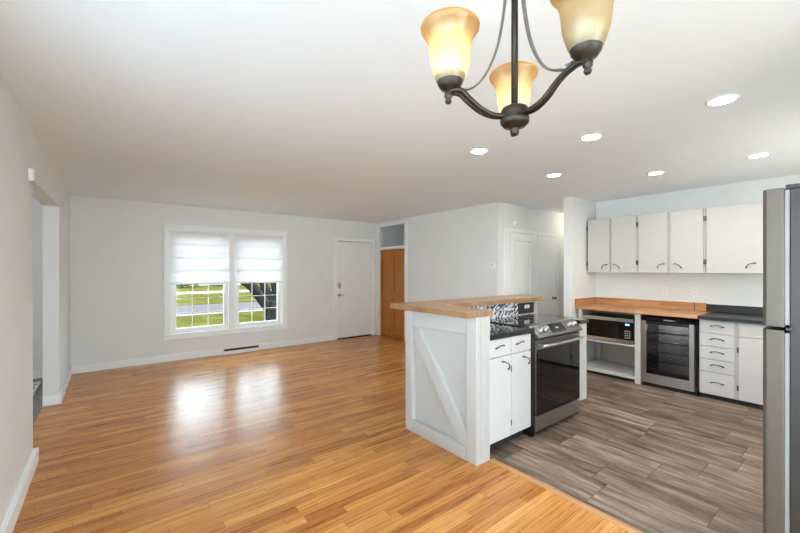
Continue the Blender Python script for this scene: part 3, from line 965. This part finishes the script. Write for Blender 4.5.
# beverage cooler
t = thing('beverage_cooler', (5.5, 1.515, 0), 'stainless framed beverage cooler with dark glass door', 'cooler')
wy0, wy1 = 1.240, 1.796
mb = MB()
mb.box(FX + 0.05, 5.78, wy0, wy0 + 0.03, 0.02, 0.855)
mb.box(FX + 0.05, 5.78, wy1 - 0.03, wy1, 0.02, 0.855)
mb.box(FX + 0.05, 5.78, wy0 + 0.03, wy1 - 0.03, 0.02, 0.10)
mb.box(FX + 0.05, 5.78, wy0 + 0.03, wy1 - 0.03, 0.80, 0.855)
mb.box(5.70, 5.78, wy0 + 0.03, wy1 - 0.03, 0.10, 0.80)
mb.build('cabinet_body', M['black'], t)
mb = MB()
a, b_ = wy0 + 0.022, wy1 - 0.004
mb.box(FX, FX + 0.045, a, a + 0.048, 0.045, 0.80, 0.003)
mb.box(FX, FX + 0.045, b_ - 0.048, b_, 0.045, 0.80, 0.003)
mb.box(FX, FX + 0.045, a + 0.048, b_ - 0.048, 0.045, 0.155, 0.003)
dr = mb.build('door_frame', M['coolersteel'], t)
MB().box(FX + 0.003, FX + 0.045, wy0 + 0.004, wy1 - 0.002, 0.801, 0.855, 0.003).build('control_strip', M['blackglass'], t)
MB().box(FX + 0.004, FX + 0.045, a + 0.048, b_ - 0.048, 0.765, 0.80).build('door_top_rail', M['black'], dr)
MB().box(FX + 0.012, FX + 0.018, a + 0.048, b_ - 0.048, 0.155, 0.765).build('door_glass', M['coolerglass'], dr)
MB().box(FX + 0.0, FX + 0.003, 1.45, 1.56, 0.818, 0.834).build('badge', M['nickel'], t)
MB().box(FX + 0.02, 5.78, wy0 + 0.001, wy1 - 0.001, 0.0, 0.019).build('base', M['blackmatte'], t)
lamp('cooler_fill', 'POINT', (5.40 - 5.5, 0, 0.775), 3.0, (0.95, 0.97, 1.0), parent=t, radius=0.03)  # added point light that makes the shelves visible
MB().box(5.69, 5.6995, wy0 + 0.035, wy1 - 0.035, 0.11, 0.79).build('inner_liner', M['greyplastic'], t)
for k in range(5):
    z = 0.20 + k * 0.115
    mb = MB()
    for j in range(9):
        yy = wy0 + 0.045 + j * (wy1 - wy0 - 0.09) / 8
        mb.tube([(FX + 0.075, yy, z), (5.68, yy, z)], 0.003, n=6)
    mb.box(FX + 0.06, FX + 0.075, wy0 + 0.034, wy1 - 0.034, z - 0.010, z + 0.012, 0.002)
    mb.build('wire_shelf', M['steel'], t)

# drawer and door base cabinet
t = thing('drawer_cabinet', (5.5, 0.85, 0), 'white base cabinet with a five-drawer stack beside the beverage cooler', 'cabinet')
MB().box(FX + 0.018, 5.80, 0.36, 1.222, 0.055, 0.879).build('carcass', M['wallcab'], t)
MB().box(FX + 0.07, 5.80, 0.36, 1.222, 0, 0.054).build('toe_kick', M['blackmatte'], t)
for z0, z1 in ((0.732, 0.866), (0.588, 0.724), (0.446, 0.580), (0.306, 0.438), (0.062, 0.298)):
    q = MB().box(FX, FX + 0.0175, 0.922, 1.214, z0, z1, 0.004).build('drawer', M['cabinet'], t)
    pull(q, (FX, 1.065, (z0 + z1) / 2 + 0.008), (0, 1, 0), (-1, 0, 0.0), L=0.105)
q = MB().box(FX, FX + 0.0175, 0.368, 0.888, 0.728, 0.866, 0.004).build('drawer', M['cabinet'], t)
pull(q, (FX, 0.62, 0.80), (0, 1, 0), (-1, 0, 0), L=0.105)
q = MB().box(FX, FX + 0.0175, 0.368, 0.888, 0.062, 0.718, 0.004).build('door', M['cabinet'], t)
pull(q, (FX, 0.43, 0.64), (0, 0.75, 0.66), (-1, 0, 0), L=0.105)
for z in (0.18, 0.58):
    hinge(q, (FX + 0.012, 0.896, z), 0.005, 0.008, 0.028)

# wall cabinets
UX = 5.50
def wall_cabinet(y0, y1, doors, label, handles, hinges):
    t = thing('wall_cabinet', (5.66, (y0 + y1) / 2, 1.39), label, 'cabinet', 'white wall cabinets over the counter')
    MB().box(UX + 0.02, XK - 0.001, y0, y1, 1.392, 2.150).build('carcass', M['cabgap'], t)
    ds = []
    for a, b_ in doors:
        ds.append(MB().box(UX, UX + 0.0195, a, b_, 1.386, 2.148, 0.004).build('door', M['wallcab'], t))
    for i, y, s in handles:
        pull(ds[i], (UX, y, 1.475), (0, s * 0.82, 0.55), (-1, 0, 0), L=0.090)
    for i, y in hinges:
        for z in (1.52, 2.03):
            hinge(ds[i], (UX + 0.010, y, z), 0.013, 0.008, 0.028)
wall_cabinet(1.945, 2.598, [(2.288, 2.590), (1.962, 2.270)], 'two-door wall cabinet nearest the stub wall', [(0, 2.36, -1), (1, 2.20, 1)], [(1, 1.952), (0, 2.5945)])
wall_cabinet(1.235, 1.943, [(1.607, 1.930), (1.253, 1.582)], 'two-door wall cabinet in the middle of the row', [(0, 1.68, -1), (1, 1.50, 1)], [(1, 1.242)])
wall_cabinet(0.735, 1.233, [(0.742, 1.222)], 'wide single-door wall cabinet nearest the fridge', [(0, 0.84, -1)], [(0, 1.228)])

# ---------------------------------------------------------------- fridge
t = thing('refrigerator', (2.69, -0.1, 0), 'tall grey top-freezer refrigerator at the right edge', 'refrigerator')
GX0, GX1 = 2.292, 3.052
MB().box(GX0 + 0.004, GX1 - 0.004, -0.45, 0.228, 0.03, 1.776, 0.004).build('body', M['fridge_side'], t)
for nm, z0, z1 in (('freezer_door', 1.180, 1.784), ('fridge_door', 0.045, 1.166)):
    mb = MB()
    poly = [(GX0 + 0.002, 0.243), (GX1 - 0.002, 0.243), (GX1, 0.250), (GX1, 0.292), (GX1 - 0.012, 0.308), (GX1 - 0.2, 0.322), ((GX0 + GX1) / 2, 0.326), (GX0 + 0.2, 0.322), (GX0 + 0.012, 0.312), (GX0, 0.300), (GX0, 0.250)]
    mb.prism(poly, 'z', z0, z1, 0.003)
    q = mb.build(nm, M['fridge_door'], t)
    MB().box(GX0 + 0.012, GX1 - 0.012, 0.229, 0.2425, z0 + 0.01, z1 - 0.01).build('gasket', M['greyplastic'], q)
    mb = MB()
    za, zb = (1.22, 1.55) if nm == 'freezer_door' else (0.72, 1.13)
    mb.tube([(GX1 - 0.05, 0.322, za), (GX1 - 0.05, 0.358, za + 0.03), (GX1 - 0.05, 0.366, (za + zb) / 2), (GX1 - 0.05, 0.358, zb - 0.03), (GX1 - 0.05, 0.322, zb)], 0.011, n=10, up=(1, 0, 0))
    mb.build('handle', M['steel'], q)
for z0, z1 in ((1.735, 1.795), (1.1665, 1.1795)):
    MB().box(GX0 + 0.003, GX0 + 0.06, 0.15 if z0 > 1.5 else 0.215, 0.2405, max(z0, 1.7765) if z0 > 1.5 else z0, z1, 0.001).build('hinge', M['black'], t)
mb = MB().box(GX0 + 0.02, GX1 - 0.02, -0.43, 0.22, 0.0, 0.029)
mb.build('base_grille', M['blackmatte'], t)

# ---------------------------------------------------------------- recessed ceiling lights
def can_light():
    t = thing('recessed_light', (0, 0, ZC), 'x', 'ceiling light', 'recessed ceiling lights')
    mb = MB().lathe([(0.066, -0.0005), (0.080, -0.0005), (0.080, -0.004), (0.068, -0.008), (0.062, -0.004)], (0, 0, ZC), 'z', 36)
    mb.build('trim_ring', M['plastic'], t)
    mb = MB().lathe([(0.0, -0.003), (0.061, -0.003), (0.061, -0.001), (0.0, -0.001)], (0, 0, ZC), 'z', 36)
    mb.build('lens', M['can'], t)
    return t
cans = [((2.507, 2.105), 'lit recessed ceiling light nearest the chandelier, above the bar corner'),
        ((2.922, 1.351), 'lit recessed ceiling light above the aisle left of the biggest light'),
        ((3.782, 2.141), 'lit recessed ceiling light above the right end of the bar'),
        ((4.553, 1.433), 'lit recessed ceiling light in front of the middle wall cabinets'),
        ((2.905, 0.571), 'largest looking lit recessed ceiling light, above and left of the fridge'),
        ((4.573, 0.651), 'lit recessed ceiling light just above the fridge top')]
proto = can_light()
for i, ((x, y), lab) in enumerate(cans):
    o = proto if i == 0 else copy_tree(proto)
    o.location = (x, y, ZC)
    o['label'] = lab

# ---------------------------------------------------------------- chandelier
CX, CYY = 0.834, 0.581
t = thing('chandelier', (CX, CYY, 1.78), 'bronze three-light chandelier with bell glass shades', 'chandelier')
def at(r, ang, z):
    return (CX + r * math.cos(ang), CYY + r * math.sin(ang), z)
mb = MB()
mb.lathe([(0.0, 1.778), (0.008, 1.780), (0.012, 1.788), (0.009, 1.796), (0.012, 1.799), (0.028, 1.803), (0.036, 1.812), (0.037, 1.822), (0.035, 1.826), (0.037, 1.832), (0.036, 1.842), (0.033, 1.850), (0.020, 1.856), (0.0, 1.858)], (CX, CYY, 0), 'z', 32)
mb.build('hub', M['bronze'], t)
mb = MB()
mb.tube([(CX, CYY, 1.85), (CX, CYY, 2.40)], 0.0085, n=14)
mb.lathe([(0.009, 2.20), (0.016, 2.205), (0.018, 2.225), (0.016, 2.245), (0.009, 2.25)], (CX, CYY, 0), 'z', 20)
mb.build('stem', M['bronze'], t)
mb = MB().lathe([(0.0, 2.385), (0.012, 2.39), (0.03, 2.41), (0.062, 2.43), (0.065, 2.4495), (0.0, 2.4495)], (CX, CYY, 0), 'z', 32)
mb.build('canopy', M['bronze'], t)
R = 0.195
def smooth(pts, n=6):
    out = []
    P = [pts[0]] + pts + [pts[-1]]
    for i in range(1, len(P) - 2):
        p0, p1, p2, p3 = (Vector(q) for q in P[i - 1:i + 3])
        for k in range(n):
            s = k / n
            out.append(0.5 * ((2 * p1) + (p2 - p0) * s + (2 * p0 - 5 * p1 + 4 * p2 - p3) * s * s + (3 * p1 - p0 - 3 * p2 + p3) * s ** 3))
    out.append(Vector(pts[-1]))
    return out
for deg, R, lit in ((150, 0.174, True), (36, 0.212, True), (264, 0.195, False)):
    a = math.radians(deg)
    mb = MB()
    for off in (-0.0062, 0.0062):
        # two strips side by side, splitting a little near the cup
        def sp(r, z, k=0.0):
            x, y, zz = at(r, a, z + (k if off > 0 else 0))
            return (x - math.sin(a) * off, y + math.cos(a) * off, zz)
        pts = smooth([sp(0.030, 1.829), sp(0.060, 1.828), sp(0.095, 1.840, 0.003), sp(0.130, 1.866, 0.006), sp(R * 0.84, 1.880, 0.005), sp(R * 0.96, 1.882, 0.003), sp(R + 0.008, 1.876, 0.0)])
        mb.tube(pts, 0.0062, n=8, flat=1.0)
    arm = mb.build('arm', M['bronze'], t)
    mb = MB().lathe([(0.0, 1.850), (0.006, 1.852), (0.009, 1.858), (0.006, 1.864), (0.010, 1.868), (0.010, 1.876)], (*at(R + 0.004, a, 0)[:2], 0), 'z', 16)
    mb.build('finial', M['bronze'], arm)
    c = at(R, a, 0)
    mb = MB().lathe([(0.0, 1.876), (0.010, 1.878), (0.012, 1.884), (0.023, 1.889), (0.031, 1.900), (0.0345, 1.916), (0.0345, 1.925), (0.032, 1.925), (0.030, 1.906), (0.0, 1.894)], (c[0], c[1], 0), 'z', 28)
    mb.build('cup', M['bronze'], arm)
    prof = [(0.026, 1.906), (0.036, 1.922), (0.0425, 1.944), (0.048, 1.965), (0.050, 1.985), (0.052, 2.005), (0.0545, 2.022), (0.060, 2.038), (0.068, 2.050), (0.0735, 2.058), (0.0745, 2.064), (0.072, 2.068)]
    mb = MB().lathe([(q_, 1.906 + (z_ - 1.906) * 0.93 - 0.008) for q_, z_ in prof], (0, 0, 0), 'z', 40)
    for v in mb.bm.verts:
        v.co += Vector((c[0], c[1], 0))
    # the glass keeps its own height coordinates, so its colour bands follow the glass
    off = Vector((CX, CYY, 1.78))
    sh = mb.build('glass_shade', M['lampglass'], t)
    mb = MB().sphere((c[0], c[1], 1.968), 0.017, (1, 1, 1.35), 3)
    mb.lathe([(0.011, 1.915), (0.011, 1.950)], (c[0], c[1], 0), 'z', 14)
    mb.build('bulb', M['bulb'] if lit else M['plastic'], sh)
    if lit:
        lamp('bulb_glow', 'POINT', (c[0] - CX, c[1] - CYY, 1.965 - 1.78), 4.0, (1.0, 0.95, 0.88), parent=t, radius=0.018)
    # scroll strap from the stem down to the arm
    mb = MB()
    pts = smooth([at(0.012, a, 2.27), at(0.022, a, 2.20), at(0.030, a, 2.10), at(0.050, a, 2.00), at(0.085, a, 1.925), at(0.125, a, 1.893), at(0.165, a, 1.889)])
    mb.tube(pts, [0.0085] * len(pts), n=8, flat=0.35, up=(math.cos(a), math.sin(a), 0.3))
    mb.build('scroll_strap', M['wire'], t)
# shades use heights measured from the chandelier base
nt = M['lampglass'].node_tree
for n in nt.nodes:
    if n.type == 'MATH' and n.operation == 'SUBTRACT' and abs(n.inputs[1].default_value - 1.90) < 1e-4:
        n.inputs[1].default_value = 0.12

# ---------------------------------------------------------------- outside
GZ = -0.5
M['bounceground'] = paint('pale_bounce_ground', (0.50, 0.51, 0.52), 0.95, 0.08, 3)  # unseen pale ground, added to set the light bounced indoors
mb = MB()
mb.box(-30, 30, -30, YD - T - 0.02, -0.32, -0.15)
mb.box(-30, -3.82, YD - T - 0.02, YF + 0.14, -0.32, -0.15)
mb.box(-3.82, XL - T - 0.035, YD - T - 0.02, 2.87, -0.32, -0.15)
mb.box(2.30, 30, YD - T - 0.02, YB - T - 0.02, -0.32, -0.15)
struct(mb.build('ground_bounce', M['bounceground']), 'pale unseen ground added outside to bounce light indoors', 'patio')
mb = MB().box(-60, 80, YF + 0.15, 17.8, GZ - 0.3, GZ)
struct(mb.build('ground_lawn', M['grass']), 'sunlit green front lawn outside the windows', 'lawn')
mb = MB().box(-60, 80, 17.8, 23.2, GZ - 0.3, GZ - 0.02)
struct(mb.build('ground_road', M['asphalt']), 'grey road beyond the front lawn', 'road')
mb = MB().box(-60, 80, 23.2, 95, GZ - 0.3, GZ)
struct(mb.build('ground_verge', M['grass']), 'green lawn on the far side of the road', 'lawn')
mb = MB().box(-60, 80, 17.55, 17.8, GZ, GZ + 0.04)
struct(mb.build('trim_kerb', M['kerb']), 'pale kerb at the near edge of the road', 'kerb')
mb = MB().box(-60, 80, 33, 36, GZ, GZ + 0.03)
struct(mb.build('ground_driveway', M['kerb']), 'pale driveway on the far side of the road', 'driveway')

t = thing('tree', (3.95, 12, GZ), 'dark forked tree trunk on the front lawn', 'tree')
mb = MB()
tp = smooth([(4.22, 12, GZ), (4.18, 12, -0.2), (4.13, 12, 0.1), (4.12, 12, 0.42)])
mb.tube(tp, [0.32 - 0.10 * min(1, 2.2 * i / (len(tp) - 1)) for i in range(len(tp))], n=14)
mb.build('trunk', M['bark'], t)
def bough(pts, r0, r1):
    p = smooth(pts)
    n = len(p)
    mb = MB()
    mb.tube(p, [r0 + (r1 - r0) * i / (n - 1) for i in range(n)], n=10)
    mb.build('bough', M['bark'], t)
bough([(4.10, 12, 0.15), (3.88, 12, 0.42), (3.66, 12, 0.72), (3.42, 12, 0.98), (3.05, 12.1, 1.3), (2.6, 12.2, 2.3), (2.3, 12.2, 3.8)], 0.19, 0.10)
bough([(4.10, 12, 0.3), (3.99, 12, 0.68), (3.84, 12, 1.02), (3.76, 12.1, 1.6), (3.5, 12.2, 3.8)], 0.15, 0.08)
bough([(4.16, 12, 0.3), (4.25, 12, 0.7), (4.22, 12, 1.1), (4.35, 12.1, 2.0), (4.8, 12.2, 3.8)], 0.15, 0.08)
# crown high above, out of the window's view
mb = MB()
rg = random.Random(3)
for k in range(900):
    a, b_, rr = rg.uniform(0, 2 * PI), rg.uniform(-1, 1), rg.uniform(0.5, 1.0)
    q = Vector((3.9 + 3.0 * rr * math.cos(a) * math.sqrt(1 - b_ * b_), 12.2 + 2.4 * rr * math.sin(a) * math.sqrt(1 - b_ * b_), 5.2 + 1.9 * rr * b_))
    u = Vector((rg.uniform(-1, 1), rg.uniform(-1, 1), rg.uniform(-1, 1))).normalized() * 0.16
    v = u.cross(Vector((rg.uniform(-1, 1), rg.uniform(-1, 1), rg.uniform(-1, 1)))).normalized() * 0.09
    f = [mb.bm.verts.new(q + w_) for w_ in (-u, v, u, -v)]
    mb.bm.faces.new(f)
mb.build('foliage', M['leaf'], t)

t = thing('house', (8, 52, GZ), 'pale house far across the road', 'house')
MB().box(-2, 14, 50, 58, GZ, 2.6).build('wall', M['siding'], t)
MB().prism([(49.2, 2.6), (58.8, 2.6), (54, 5.4)], 'x', -2.6, 14.6).build('roof', M['roof'], t)
for x in (0.5, 4.5, 9.5):
    MB().box(x, x + 1.6, 49.94, 50.02, 0.6, 2.0).build('window', M['blackglass'], t)
MB().box(12, 13.2, 49.94, 50.02, GZ, 1.8).build('door', M['trim'], t)

def shrub(x, y, r, seed, label):
    t = thing('shrub', (x, y, GZ), label, 'shrub', 'shrubs across the road')
    rg = random.Random(seed)
    mb = MB()
    for k in range(420):
        a, b_, rr = rg.uniform(0, 2 * PI), rg.uniform(-0.6, 1), rg.uniform(0.6, 1.0)
        q = Vector((x + r * 1.5 * rr * math.cos(a) * math.sqrt(max(0, 1 - b_ * b_)), y + r * rr * math.sin(a) * math.sqrt(max(0, 1 - b_ * b_)), GZ + r * 0.62 + r * 0.6 * rr * b_))
        u = Vector((rg.uniform(-1, 1), rg.uniform(-1, 1), rg.uniform(-1, 1))).normalized() * 0.3
        v = u.cross(Vector((rg.uniform(-1, 1), rg.uniform(-1, 1), rg.uniform(-1, 1)))).normalized() * 0.2
        mb.bm.faces.new([mb.bm.verts.new(q + w_) for w_ in (-u, v, u, -v)])
    mb.build('foliage', M['leaf'], t)
    MB().tube([(x, y, GZ), (x, y, GZ + r * 0.6)], 0.06, n=8).build('stem', M['bark'], t)
for k, (x, y, r, lab) in enumerate(((2.5, 46, 1.3, 'dark shrub across the road, at the left edge of the left window'), (6.2, 45, 1.0, 'dark shrub across the road, seen mid-width of the left window'), (11.0, 48, 1.2, 'dark shrub across the road, right part of the left window'))):
    shrub(x, y, r, 20 + k, lab)
